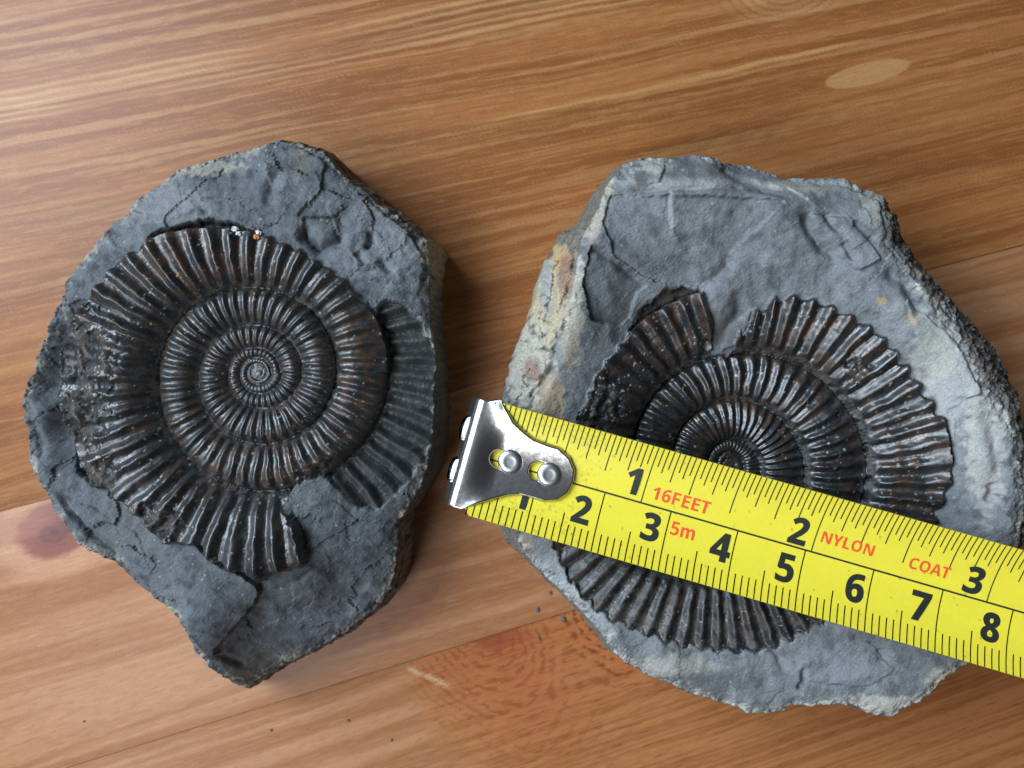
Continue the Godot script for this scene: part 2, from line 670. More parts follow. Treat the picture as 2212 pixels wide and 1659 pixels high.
func wood_colour(u: float, v: float) -> Color:
	var t := grain_line(u, v)
	var nA: FastNoiseLite = wn[0]
	var nB: FastNoiseLite = wn[1]
	var nC: FastNoiseLite = wn[2]
	var plank := 0 if t < 1105.0 else (1 if t < 1705.0 else 2)
	var off := plank * 977.0
	var warp := nA.get_noise_2d(u * 0.0008 + off, t * 0.003) * 16.0 + nA.get_noise_2d(u * 0.006 + off, t * 0.01) * 2.5
	var tt := t + warp
	var broad := nB.get_noise_2d(u * 0.0005 + off, tt * 0.012)
	var streak := nB.get_noise_2d(u * 0.0007 + off + 300.0, tt * 0.034)
	var thin := nB.get_noise_2d(u * 0.0011 + off + 700.0, tt * 0.085)
	var fine := nC.get_noise_2d(u * 0.006 + off, tt * 0.26)
	var dash := nC.get_noise_2d(u * 0.010 + off + 500.0, t * 0.13)
	var mottle := nA.get_noise_2d(u * 0.02, t * 0.05)
	var c: Color
	if plank == 0:
		# wide pale rings at the far side, tight darker grain nearer the joint
		var wide := (1.0 - sm(250.0, 900.0, t)) * 0.6 + 0.4
		c = Color(0.262, 0.089, 0.026).lerp(Color(0.345, 0.132, 0.041), sm(-0.4, 0.4, broad + 0.3 * thin))
		c = c.lerp(Color(0.205, 0.070, 0.020), sm(0.0, 0.5, nA.get_noise_2d(u * 0.0007 + 60.0, tt * 0.006)) * 0.6)
		c = c.lerp(Color(0.56, 0.315, 0.128), sm(0.0, 0.45, streak + fine * 0.1) * (0.10 + 0.34 * wide * sm(-0.5, 0.3, mottle * 0.4 - broad)))
		var five := sm(170.0, 195.0, tt) * (1.0 - sm(262.0, 285.0, tt)) * sm(-0.6, -0.1, nA.get_noise_2d(u * 0.0012 + 7.0, tt * 0.003))
		c = c.lerp(Color(0.62, 0.39, 0.19), five * pow(0.5 + 0.5 * sin(tt * 0.36), 1.5) * 0.5)
		c = c.lerp(Color(0.22, 0.080, 0.025), sm(0.08, 0.5, -streak) * 0.35)
		c = c.lerp(Color(0.42, 0.18, 0.056), sm(0.12, 0.5, thin + fine * 0.2) * 0.36)
		c = c.lerp(Color(0.47, 0.22, 0.08), sm(0.28, 0.55, dash) * 0.38)
		c = c.lerp(Color(0.54, 0.30, 0.11), (1.0 - sm(2.0, 8.0, absf(tt - 470.0 + warp * 0.4))) * sm(950.0, 1150.0, u) * (1.0 - sm(1750.0, 1900.0, u)) * 0.6)
		# pale spindle in the varnish
		var d := Vector2(u - 1878.0, v - 158.0).rotated(0.24)
		var e := Vector2(d.x / 97.0, d.y / 25.0).length() + fine * 0.05 + d.x * 0.0004
		c = c.lerp(Color(0.47, 0.25, 0.095), (1.0 - sm(0.92, 1.0, e)) * 0.8)
		# rings bending round a knot at the far edge
		d = Vector2(u - 1700.0, v + 30.0).rotated(0.2)
		var kq := Vector2(d.x / 1.7, d.y).length() + warp * 0.5
		c = c.lerp(Color(0.60, 0.38, 0.19).lerp(Color(0.34, 0.15, 0.055), pow(0.5 + 0.5 * sin(kq * 0.5), 1.5)), (1.0 - sm(40.0, 110.0, kq)) * 0.28)
		c = c.lerp(Color(0.17, 0.035, 0.016), (1.0 - sm(24.0, 36.0, kq)) * 0.9)
	else:
		c = Color(0.345, 0.138, 0.052).lerp(Color(0.45, 0.215, 0.100), sm(-0.35, 0.4, broad + streak * 0.4))
		c = c.lerp(Color(0.29, 0.112, 0.042), sm(0.05, 0.5, -streak) * 0.4)
		c = c.lerp(Color(0.55, 0.32, 0.17), sm(0.25, 0.55, dash) * 0.25)
		c = c.lerp(Color(0.37, 0.165, 0.078), sm(0.2, 0.5, mottle + thin * 0.5) * 0.4)
		if plank == 1:
			# purple knot with its rings beside the left stone
			var d := Vector2(u - 118.0, v - 1150.0).rotated(0.27)
			var q := Vector2(d.x / 1.5, d.y * (1.0 if d.y > 0.0 else 0.82)).length() + warp * 0.15 + mottle * 5.0
			var ring := 0.5 + 0.5 * sin(q * 0.42)
			c = c.lerp(Color(0.56, 0.29, 0.16), (1.0 - sm(72.0, 118.0, q)) * 0.7)
			c = c.lerp(Color(0.25, 0.070, 0.045), (1.0 - sm(46.0, 64.0, q)) * 0.95)
			c = c.lerp(Color(0.13, 0.032, 0.032), (1.0 - sm(6.0, 46.0, q)) * (0.55 + 0.4 * ring))
			# the ray of red heartwood running on behind the knot
			c = c.lerp(Color(0.36, 0.14, 0.085), (1.0 - sm(0.5, 1.0, Vector2((u - 20.0) / 130.0, (t - 1150.0) / 42.0).length() + mottle * 0.2)) * 0.55)
		else:
			# flat sawn tongues of red heartwood, rings nested round two centres
			var d := Vector2(u - 1010.0, v - 1330.0)
			var g1 := Vector2(d.dot(Vector2(0.60, 0.80)) / 2.1, d.dot(Vector2(0.80, -0.60))).length()
			var g2 := Vector2(u - 1345.0, (v - 1275.0) / 1.25).length()
			var f := -log(exp(-g1 / 22.0) + exp(-g2 / 22.0)) * 22.0 + warp * 0.9 + mottle * 6.0
			var heart := sm(820.0, 905.0, u + (t - 1705.0) * -0.5 + mottle * 30.0 + warp * 2.0)
			var red := heart * (1.0 - sm(80.0, 230.0, f))
			c = c.lerp(Color(0.43, 0.175, 0.062).lerp(Color(0.34, 0.125, 0.042), sm(-0.2, 0.4, streak + thin)), heart)
			c = c.lerp(Color(0.41, 0.130, 0.044), red * 0.85)
			var line := sin(f * 0.40 + fine * 0.5)
			c = c.lerp(Color(0.17, 0.042, 0.015), heart * sm(0.0, 0.95, line + mottle * 0.8 + streak * 0.5) * sm(-0.55, 0.2, broad + mottle) * (1.0 - sm(110.0, 260.0, f)) * (0.45 + 0.4 * sm(30.0, 130.0, g1 - g2 + 40.0)))
			c = c.lerp(Color(0.27, 0.050, 0.020), (1.0 - sm(8.0, 60.0, Vector2((u - 1075.0) / 1.6, v - 1372.0).length() + fine * 18.0)) * 0.7)
			c = c.lerp(Color(0.60, 0.39, 0.22), (1.0 - sm(2.0, 9.0, absf((v - 1455.0) - 0.42 * (u - 905.0) + fine * 8.0))) * sm(870.0, 890.0, u) * (1.0 - sm(950.0, 985.0, u)) * 0.7)
			c = c.lerp(Color(0.15, 0.055, 0.02), sm(0.42, 0.6, nC.get_noise_2d(u * 0.012 + 900.0, t * 0.12)) * heart * 0.5)
	# worn specks of dirt in the pores
	c = c.lerp(Color(0.16, 0.075, 0.035), sm(0.52, 0.66, nC.get_noise_2d(u * 0.03 + 90.0, t * 0.2 + 40.0)) * 0.3)
	c = c * 0.86 * (1.0 + fine * 0.10 + nC.get_noise_2d(u * 0.02, tt * 0.33 + 77.0) * 0.16 + nA.get_noise_2d(u * 0.05, tt * 0.5) * 0.05)
	# the dark joint line itself
	var jd := minf(absf(t - 1105.0), absf(t - 1705.0))
	c = c.lerp(Color(0.12, 0.05, 0.025), (1.0 - sm(0.5, 3.5, jd)) * 0.35)
	return c

func plank_mesh(a: Vector2, b: Vector2, c: Vector2, d: Vector2) -> ArrayMesh:    # corners clockwise from the far left, mm
	var st := SurfaceTool.new()
	st.begin(Mesh.PRIMITIVE_TRIANGLES)
	var top := [a, b, c, d]
	var ctr := (a + b + c + d) / 4.0
	var rings := []
	var ins := [0.22, 0.07, 0.0, 0.0]
	var ys := [0.0, -0.06, -0.22, -18.0]
	for n in 4:
		var ring := []
		for k in 4:
			var p: Vector2 = top[k]
			var prev: Vector2 = top[(k + 3) % 4]
			var nxt: Vector2 = top[(k + 1) % 4]
			var e1 := (p - prev).normalized()
			var e2 := (nxt - p).normalized()
			var inward := (e2 - e1).normalized()
			var q: Vector2 = p + inward * ins[n] * 1.414
			ring.append(Vector3(q.x, ys[n], q.y))
		rings.append(ring)
	var quad := func(p0: Vector3, p1: Vector3, p2: Vector3, p3: Vector3):
		for p in [p0, p1, p2, p0, p2, p3]:
			st.set_uv(Vector2((p.x + TX) / (2.0 * TX), (p.z + TZ) / (2.0 * TZ)))
			st.add_vertex(p * MM)
	quad.call(rings[0][0], rings[0][1], rings[0][2], rings[0][3])
	for n in 3:
		for k in 4:
			var k2 := (k + 1) % 4
			quad.call(rings[n][k], rings[n + 1][k], rings[n + 1][k2], rings[n][k2])
	st.generate_normals()
	return st.commit()

func build_table() -> void:
	wn = [noise(11, 2, 1.0), noise(12, 3, 1.0), noise(13, 2, 1.0)]
	wood_slabs.resize(24)
	var job := WorkerThreadPool.add_group_task(wood_slab, 24)
	WorkerThreadPool.wait_for_group_task_completion(job)
	var wood_px := PackedByteArray()
	for slab in wood_slabs:
		wood_px.append_array(slab)
	var im := Image.create_from_data(wood_w, wood_hh, false, Image.FORMAT_RGB8, wood_px)
	var m := StandardMaterial3D.new()
	m.albedo_texture = ImageTexture.create_from_image(im)
	m.roughness = 0.36
	m.metallic_specular = 0.34
	var t := Node3D.new()
	t.name = "wooden_table"
	add_child(t, true)
	tag(t, "varnished orange brown pine table top of three planks under the fossils", "table")
	var s1a := Vector2(-TX, seam_z(1105.0, -TX))
	var s1b := Vector2(TX, seam_z(1105.0, TX))
	var s2a := Vector2(-TX, seam_z(1705.0, -TX))
	var s2b := Vector2(TX, seam_z(1705.0, TX))
	put("plank", plank_mesh(Vector2(-TX, -TZ), Vector2(TX, -TZ), s1b, s1a), m, t)
	put("plank", plank_mesh(s1a, s1b, s2b, s2a), m, t)
	put("plank", plank_mesh(s2a, s2b, Vector2(TX, TZ), Vector2(-TX, TZ)), m, t)

# ---------------------------------------------------------------- tape measure
const TAPE_H := 33.0
const TAPE_RISE := 0.075
const TAPE_R := 17.0
const TAPE_HALF := 9.0
var t_o := Vector2(-5.47, 10.6)
var t_e := Vector2(0.963, 0.270)

func tape_pos(q: float, p: float, off: float) -> Vector3:   # q along from the hook, p across (+ = inch edge), off above
	var f := Vector2(t_e.y, -t_e.x)
	var an := p / TAPE_R
	var hr := TAPE_R - off
	var across := hr * sin(an)
	var up := TAPE_R - hr * cos(an)
	var w := t_o + t_e * q * 0.9972 + f * across
	return Vector3(w.x, TAPE_H + TAPE_RISE * q + up, w.y)

func tape_normal(p: float) -> Vector3:
	var f := Vector2(t_e.y, -t_e.x)
	var an := p / TAPE_R
	return Vector3(-f.x * sin(an) - t_e.x * 0.07, cos(an), -f.y * sin(an) - t_e.y * 0.07).normalized()

func to_qp(u: float, v: float) -> Vector2:
	var q := 30.0
	var p := 0.0
	for i in 8:
		var h := TAPE_H + TAPE_RISE * q + TAPE_R * (1.0 - cos(p / TAPE_R))
		var w := at(u, v, h) - t_o
		q = w.dot(t_e)
		p = asin(clampf(w.dot(Vector2(t_e.y, -t_e.x)) / TAPE_R, -1.0, 1.0)) * TAPE_R
	return Vector2(q, p)

func tape_sheet(q0: float, q1: float, nq: int, tone: Color) -> ArrayMesh:
	var col := PackedColorArray()
	var n1 := noise(41, 3, 0.25)
	var n2 := noise(42, 2, 1.1)
	var v := PackedVector3Array()
	var n := PackedVector3Array()
	var idx := PackedInt32Array()
	var np := 80
	for side in 2:
		var first := v.size()
		for i in nq + 1:
			for j in np + 1:
				var q := lerpf(q0, q1, float(i) / nq)
				var p := lerpf(-TAPE_HALF, TAPE_HALF, float(j) / np)
				# clipped corners at the hook end
				var cut := 1.2 * (1.0 - sm(0.0, 1.2, q - q0))
				p = clampf(p, -TAPE_HALF + cut, TAPE_HALF - cut)
				v.append(tape_pos(q, p, 0.0 if side == 0 else -0.16) * MM)
				n.append(tape_normal(p) * (1.0 if side == 0 else -1.0))
				var k := 1.0 + 0.03 * n1.get_noise_2d(q * 0.35, p) + 0.03 * n2.get_noise_2d(q, p)
				var cc := tone * k
				# handling dirt: smudges by the hook, a few specks further on
				var dirt := sm(0.2, 0.6, n2.get_noise_2d(q * 1.3 + 30.0, p * 1.3) + 0.5 * n1.get_noise_2d(q + 9.0, p)) * (0.30 if q < 18.0 else 0.02)
				if speck(q + 300.0, p + 80.0, 0.012):
					dirt = 0.55
				col.append(cc.lerp(Color(0.10, 0.085, 0.03), dirt))
		for i in nq:
			for j in np:
				var a := first + i * (np + 1) + j
				var b := a + 1
				var c := a + np + 1
				var d := c + 1
				if side == 0:
					idx.append_array([a, b, c, b, d, c])
				else:
					idx.append_array([a, c, b, b, c, d])
	# thin rolled edges
	for j in [0, np]:
		var first := v.size()
		for i in nq + 1:
			for off in [0.0, -0.16]:
				var q := lerpf(q0, q1, float(i) / nq)
				var p := -TAPE_HALF if j == 0 else TAPE_HALF
				var cut := 1.2 * (1.0 - sm(0.0, 1.2, q - q0))
				p = clampf(p, -TAPE_HALF + cut, TAPE_HALF - cut)
				v.append(tape_pos(q, p, off) * MM)
				n.append(Vector3(t_e.y, 0, -t_e.x) * (-1.0 if j == 0 else 1.0))
				col.append(tone)
		for i in nq:
			var a := first + i * 2
			idx.append_array([a, a + 1, a + 2, a + 1, a + 3, a + 2])
	return mesh_of(v, n, idx, col)

func add_mark(st: Dictionary, q: float, p0: float, p1: float, wd: float, lean := 0.0) -> void:    # a printed line across the blade
	var n := maxi(2, int(absf(p1 - p0) / 0.5))
	var first: int = st.v.size()
	for i in n + 1:
		var p := lerpf(p0, p1, float(i) / n)
		for s in [-0.5, 0.5]:
			st.v.append(tape_pos(q + s * wd, p, 0.025) * MM)
			st.n.append(tape_normal(p))
	for i in n:
		var a := first + i * 2
		st.i.append_array([a, a + 1, a + 2, a + 1, a + 3, a + 2])

func add_text(parent: Node, called: String, txt: String, mat: Material, font: Font, cap: float, q: float, p: float, align: int, stretch := 1.0) -> void:
	var tm := TextMesh.new()
	tm.text = txt
	tm.font = font
	tm.font_size = 64
	tm.depth = 0.0
	tm.pixel_size = 0.01
	tm.curve_step = 2.0
	tm.horizontal_alignment = HORIZONTAL_ALIGNMENT_LEFT
	var a := tm.get_mesh_arrays()
	var vs: PackedVector3Array = a[Mesh.ARRAY_VERTEX]
	if vs.size() == 0:
		return
	var lo := vs[0]
	var hi := vs[0]
	for p3 in vs:
		lo = lo.min(p3)
		hi = hi.max(p3)
	var k := cap / (hi.y - lo.y)
	var v := PackedVector3Array()
	var n := PackedVector3Array()
	var wide := (hi.x - lo.x) * k * stretch
	var start := q - (0.0 if align == 0 else (wide * 0.5 if align == 1 else wide))
	for p3 in vs:
		var pp := p + (p3.y - lo.y) * k
		v.append(tape_pos(start + (p3.x - lo.x) * k * stretch, pp, 0.035) * MM)
		n.append(tape_normal(pp))
	var ix: PackedInt32Array = a[Mesh.ARRAY_INDEX] if a[Mesh.ARRAY_INDEX] != null else PackedInt32Array(range(vs.size()))
	put(called, mesh_of(v, n, ix), mat, parent)

func hook_point(a: float, p: float, off: float) -> Vector3:   # a along the unrolled hook plate: >0 on the blade, <0 round the bend and down
	var f := Vector2(t_e.y, -t_e.x)
	if a >= 0.0:
		var flat := sm(0.0, 4.5, a)
		var c := tape_pos(a - 0.6, p, off + 0.06)
		var l := tape_pos(a - 0.6, 0.0, off + 0.06)
		var fl := Vector3(l.x + f.x * p * 0.985, l.y + 1.0 + off * 0.0, l.z + f.y * p * 0.985)
		return fl.lerp(c, flat)
	var r := 0.9
	var turn := minf(-a / r, 1.42)
	var rest := maxf(-a - r * 1.42, 0.0)
	var l0 := tape_pos(-0.6, 0.0, 0.06)
	var q := -(r + off) * sin(turn) - rest * cos(turn)
	var y := (r + off) * cos(turn) - r - rest * sin(turn)
	return Vector3(l0.x + t_e.x * q + f.x * p * 0.985, l0.y + 1.0 + y, l0.z + t_e.y * q + f.y * p * 0.985)

func stadium(p: Vector2, a: Vector2, b: Vector2, r: float) -> float:
	var ab := b - a
	var t := clampf((p - a).dot(ab) / ab.length_squared(), 0.0, 1.0)
	return p.distance_to(a + ab * t) - r

func build_hook(parent: Node3D) -> void:
	var chrome := StandardMaterial3D.new()
	chrome.albedo_color = Color(0.62, 0.60, 0.58).linear_to_srgb()
	chrome.metallic = 1.0
	chrome.roughness = 0.25
	var outline := PackedVector2Array()
	for q in [[1081.5, 863], [1099, 889], [1113, 910], [1134, 930], [1154, 946], [1186, 958], [1208, 965], [1231, 986], [1242, 1014], [1239, 1040], [1225, 1066], [1203, 1081], [1173, 1083], [1147, 1076], [1121, 1069], [1095, 1071], [1064, 1080], [1029, 1090]]:
		var w := to_qp(q[0], q[1])
		outline.append(Vector2(w.x + 0.6, w.y))
	outline.append(Vector2(0.9, -8.3))
	outline.append(Vector2(-5.6, -8.3))
	outline.append(Vector2(-6.2, -7.6))
	outline.append(Vector2(-6.2, 7.9))
	outline.append(Vector2(-5.6, 8.5))
	outline.append(Vector2(0.4, 8.5))
	var hu := func(x: float, y: float) -> Vector2:
		var w := to_qp(x * 0.1736 + 960.0, y * 0.1736 + 822.9)
		return Vector2(w.x + 0.6, w.y)
	var s1a: Vector2 = hu.call(690, 965)
	var s1b: Vector2 = hu.call(835, 1005)
	var s2a: Vector2 = hu.call(1170, 1115)
	var s2b: Vector2 = hu.call(1315, 1160)
	var step := 0.11
	var lo := Vector2(-6.6, -9.2)
	var nx := int(23.0 / step)
	var nz := int(18.6 / step)
	var sd := PackedFloat32Array()
	sd.resize(nx * nz)
	for j in nz:
		for i in nx:
			var p := lo + Vector2(i, j) * step
			var d: float = outline_distance(p, outline, true)[0]
			d = maxf(d, -stadium(p, s1a, s1b, 1.45))
			d = maxf(d, -stadium(p, s2a, s2b, 1.40))
			sd[j * nx + i] = d
	var thick := 0.75
	var bevel := 0.28
	var nh := noise(77, 3, 0.5)
	var v := PackedVector3Array()
	var n := PackedVector3Array()
	var idx := PackedInt32Array()
	var map := PackedInt32Array()
	map.resize(nx * nz * 2)
	map.fill(-1)
	for j in range(1, nz - 1):
		for i in range(1, nx - 1):
			var k := j * nx + i
			if sd[k] > step * 1.0:
				continue
			var g := Vector2(sd[k + 1] - sd[k - 1], sd[k + nx] - sd[k - nx]) / (2.0 * step)
			var p := lo + Vector2(i, j) * step
			if sd[k] > -0.02 and g.length() > 0.3:
				p -= g.normalized() * (sd[k] + 0.0)
			var e := clampf(1.0 + minf(sd[k], 0.0) / bevel, 0.0, 1.0)
			var drop := bevel * (1.0 - sqrt(maxf(0.0, 1.0 - e * e)))
			var top := hook_point(p.x, p.y, thick - drop + nh.get_noise_2d(p.x, p.y) * 0.006)
			map[k * 2] = v.size()
			v.append(top * MM)
			# smooth normal by finite differences of the same surface
			var hx := hook_point(p.x + 0.08, p.y, thick) - hook_point(p.x - 0.08, p.y, thick)
			var hz := hook_point(p.x, p.y + 0.08, thick) - hook_point(p.x, p.y - 0.08, thick)
			var nn := hx.cross(hz).normalized()
			if nn.y < 0.0 and p.x >= 0.0:
				nn = -nn
			if p.x < 0.0 and nn.dot(Vector3(-t_e.x, 0.6, -t_e.y)) < 0.0:
				nn = -nn
			var gdir := (hx.normalized() * g.x + hz.normalized() * g.y)
			if e > 0.0 and gdir.length() > 0.2:
				var s := minf(e, 0.95)
				nn = (nn * sqrt(1.0 - s * s) + gdir.normalized() * s).normalized()
			nn = (nn + Vector3(nh.get_noise_2d(p.x * 2.0, p.y * 2.0), 0.0, nh.get_noise_2d(p.x * 2.0 + 50.0, p.y * 2.0)) * 0.035).normalized()
			n.append(nn)
			map[k * 2 + 1] = v.size()
			v.append(hook_point(p.x, p.y, 0.0) * MM)
			n.append(-nn)
	for j in range(1, nz - 2):
		for i in range(1, nx - 2):
			var k := j * nx + i
			var a := map[k * 2]
			var b := map[(k + 1) * 2]
			var c := map[(k + nx) * 2]
			var d := map[(k + nx + 1) * 2]
			if a < 0 or b < 0 or c < 0 or d < 0:
				continue
			idx.append_array([a, c, b, b, c, d])
			idx.append_array([a + 1, b + 1, c + 1, b + 1, d + 1, c + 1])
			# walls along the border
			for ed in [[k, k + 1, k - nx, k - nx + 1], [k + nx, k + nx + 1, k + 2 * nx, k + 2 * nx + 1], [k, k + nx, k - 1, k + nx - 1], [k + 1, k + nx + 1, k + 2, k + nx + 2]]:
				if map[ed[2] * 2] < 0 or map[ed[3] * 2] < 0:
					var p0 := map[ed[0] * 2]
					var p1 := map[ed[1] * 2]
					idx.append_array([p0, p1, p0 + 1, p1, p1 + 1, p0 + 1])
	var hook := put("end_hook", mesh_of(v, n, idx), chrome, parent)
	# two domed rivets with a dimple
	var steel := StandardMaterial3D.new()
	steel.albedo_color = Color(0.50, 0.50, 0.51).linear_to_srgb()
	steel.metallic = 1.0
	steel.roughness = 0.34
	for rv in [[825, 1000], [1312, 1160]]:
		var w := to_qp(rv[0] * 0.1736 + 960.0, rv[1] * 0.1736 + 822.9)
		put("rivet", rivet_mesh(w), steel, hook)
	# the two small stamped lugs showing outside the bend
	for lg in [3.4, -3.2]:
		var lug := PackedVector3Array()
		var ln := PackedVector3Array()
		var li := PackedInt32Array()
		var m := 10
		for i in m + 1:
			for j in m + 1:
				var aa := -1.3 - 3.2 * i / m
				var bb: float = lg - 2.1 + 4.2 * j / m
				var bump := 1.0 * pow(maxf(0.0, 4.0 * (float(i) / m) * (1.0 - float(i) / m)), 0.4) * pow(maxf(0.0, 4.0 * (float(j) / m) * (1.0 - float(j) / m)), 0.35)
				lug.append(hook_point(aa, bb, thick - 0.1 + bump) * MM)
				ln.append(Vector3(-t_e.x, 0.25, -t_e.y).normalized())
		for i in m:
			for j in m:
				var a := i * (m + 1) + j
				li.append_array([a, a + 1, a + m + 1, a + 1, a + m + 2, a + m + 1])
		put("lug", mesh_of(lug, ln, li), chrome, hook)

func rivet_mesh(w: Vector2) -> ArrayMesh:
	var prof := [[0.0, 1.15], [0.4, 1.15], [0.62, 1.16], [0.82, 1.19], [1.0, 1.20], [1.3, 1.17], [1.6, 1.06], [1.78, 0.90], [1.86, 0.68], [1.84, 0.5], [1.80, 0.0]]
	var v := PackedVector3Array()
	var n := PackedVector3Array()
	var idx := PackedInt32Array()
	var seg := 40
	for i in prof.size():
		var pr: Array = prof[maxi(i - 1, 0)]
		var nx: Array = prof[mini(i + 1, prof.size() - 1)]
		var tan2 := Vector2(nx[0] - pr[0], nx[1] - pr[1]).normalized()
		for k in seg:
			var a := TAU * k / seg
			var d := Vector2(cos(a), sin(a))
			var base := tape_pos(w.x, w.y, 0.05)
			var nm := tape_normal(w.y)
			var ex := Vector3(t_e.x, 0.07, t_e.y).normalized()
			var ez := ex.cross(nm).normalized()
			var rad := ex * d.x + ez * d.y
			v.append((base + rad * prof[i][0] + nm * prof[i][1]) * MM)
			n.append((rad * -tan2.y + nm * tan2.x).normalized())
	for i in prof.size() - 1:
		for k in seg:
			var k2 := (k + 1) % seg
			var a := i * seg + k
			var b := i * seg + k2
			idx.append_array([a, a + seg, b, b, a + seg, b + seg])
	return mesh_of(v, n, idx)

func build_tape() -> void:
	var t := Node3D.new()
	t.name = "tape_measure"
	add_child(t, true)
	tag(t, "yellow steel tape measure blade with chrome end hook laid across the right stone", "tape measure")
	var yellow := StandardMaterial3D.new()
	yellow.vertex_color_use_as_albedo = true
	yellow.roughness = 0.38
	yellow.metallic_specular = 0.5
	var ink := StandardMaterial3D.new()
	ink.albedo_color = Color(0.018, 0.022, 0.018).linear_to_srgb()
	ink.roughness = 0.45
	var red := StandardMaterial3D.new()
	red.albedo_color = Color(0.78, 0.085, 0.025).linear_to_srgb()
	red.roughness = 0.45
	var q_end := 140.0
	put("blade", tape_sheet(0.4, q_end, 640, Color(0.74, 0.625, 0.045)), yellow, t)
	# graduations: thirty-seconds of an inch above, millimetres below, one line between them
	var st := {"v": PackedVector3Array(), "n": PackedVector3Array(), "i": PackedInt32Array()}
	for k in range(1, int(q_end / 25.4 * 32.0)):
		var ln := 3.1
		if k % 32 == 0:
			ln = 9.0
		elif k % 16 == 0:
			ln = 6.9
		elif k % 8 == 0:
			ln = 5.9
		elif k % 4 == 0:
			ln = 4.9
		elif k % 2 == 0:
			ln = 3.9
		add_mark(st, k * 25.4 / 32.0, TAPE_HALF - 0.01, TAPE_HALF - ln, 0.17)
	for k in range(1, int(q_end)):
		add_mark(st, k * 1.0, -TAPE_HALF + 0.01, -TAPE_HALF + (9.0 if k % 10 == 0 else (4.5 if k % 5 == 0 else 2.9)), 0.17)
	for k in 130:
		var f: int = st.v.size()
		for q in [2.0 + k * 1.05, 2.0 + (k + 1) * 1.05]:
			for p in [-0.13, 0.13]:
				st.v.append(tape_pos(q, p, 0.03) * MM)
				st.n.append(tape_normal(p))
		st.i.append_array([f, f + 1, f + 2, f + 1, f + 3, f + 2])
	put("graduation_marks", mesh_of(st.v, st.n, st.i), ink, t)
	var bold := SystemFont.new()
	bold.font_names = PackedStringArray(["Droid Sans"])
	bold.font_weight = 700
	var heavy := FontVariation.new()
	heavy.base_font = bold
	heavy.variation_embolden = 0.5
	var plain := SystemFont.new()
	plain.font_names = PackedStringArray(["Droid Sans"])
	plain.font_weight = 400
	for d in [["1", 1360, 1066.5], ["2", 1719, 1176], ["3", 2097.5, 1283]]:
		var w := to_qp(d[1], d[2])
		add_text(t, "numeral", d[0], ink, heavy, 4.1, w.x, w.y, 1, 0.95)
	for d in [["1", 1120, 1098], ["2", 1250, 1131], ["3", 1400, 1169], ["4", 1552, 1212.7], ["5", 1692.6, 1258.5], ["6", 1844, 1302], ["7", 1985, 1342], ["8", 2138.5, 1388]]:
		var w := to_qp(d[1], d[2])
		add_text(t, "numeral", d[0], ink, heavy, 4.2, w.x, w.y, 1, 0.95)
	for k in range(9, 13):
		add_text(t, "numeral", str(k), ink, heavy, 4.2, k * 10.0 - 2.2, -5.0, 1, 0.95)
	for d in [["16FEET", 1407, 1077, 1.95, true, 1.0], ["5m", 1447, 1154, 2.0, true, 0.95], ["NYLON", 1773.4, 1170.5, 1.7, true, 1.0], ["COAT", 1963, 1227, 1.7, true, 1.0]]:
		var w := to_qp(d[1], d[2])
		add_text(t, "lettering", d[0], red, bold if d[4] else plain, d[3], w.x, w.y, 0, d[5])
	build_hook(t)

# ---------------------------------------------------------------- small things
func pebble(sd: int, size: float) -> ArrayMesh:
	var s := SphereMesh.new()
	s.radius = 0.5
	s.height = 1.0
	s.radial_segments = 10
	s.rings = 6
	var a := s.get_mesh_arrays()
	var v: PackedVector3Array = a[Mesh.ARRAY_VERTEX]
	var nz := noise(sd, 2, 1.6)
	var st := SurfaceTool.new()
	st.begin(Mesh.PRIMITIVE_TRIANGLES)
	st.set_smooth_group(-1)
	for k in a[Mesh.ARRAY_INDEX]:
		var p := v[k]
		st.add_vertex(p * size * (1.0 + 0.6 * nz.get_noise_3dv(p * 2.0)) * Vector3(1, 0.7, 0.85) * MM)
	st.generate_normals()
	return st.commit()

func build_grit() -> void:
	var m := StandardMaterial3D.new()
	m.albedo_color = Color(0.10, 0.105, 0.11).linear_to_srgb()
	m.roughness = 0.85
	var meshes := [pebble(31, 1.0), pebble(32, 1.0), pebble(33, 1.0)]
	var spots := [[1188, 1281, 0.7, "small grey crumb nearest the lower left edge of the right stone"],
		[1161, 1318, 0.85, "dark grey crumb just above the plank joint, left of the right stone"],
		[1216, 1337, 1.0, "largest grey crumb, on the red grain against the right stone"],
		[1164, 1379, 0.55, "small pale crumb on the red grain just below the plank joint"],
		[1129, 1443, 0.4, "tiny crumb in the middle of the red knotty grain"],
		[181, 1559, 0.4, "tiny dark crumb on the pale wood near the bottom left corner"],
		[585, 1578, 0.5, "dark crumb on the wood below the tip of the left stone"],
		[752, 1557, 0.55, "grey crumb on the wood right of the left stone's tip, above another crumb"],
		[845, 1599, 0.5, "lowest dark crumb, close to the bottom edge left of the red grain"]]
	for i in spots.size():
		var g: Array = spots[i]
		var o := put("grit_crumb", meshes[i % 3], m, self)
		var p := at(g[0], g[1], 0.2)
		o.position = Vector3(p.x, g[2] * 0.22, p.y) * MM
		o.rotation.y = i * 1.3
		o.scale = Vector3.ONE * g[2]
		tag(o, g[3], "crumb", "stone crumbs on the table")

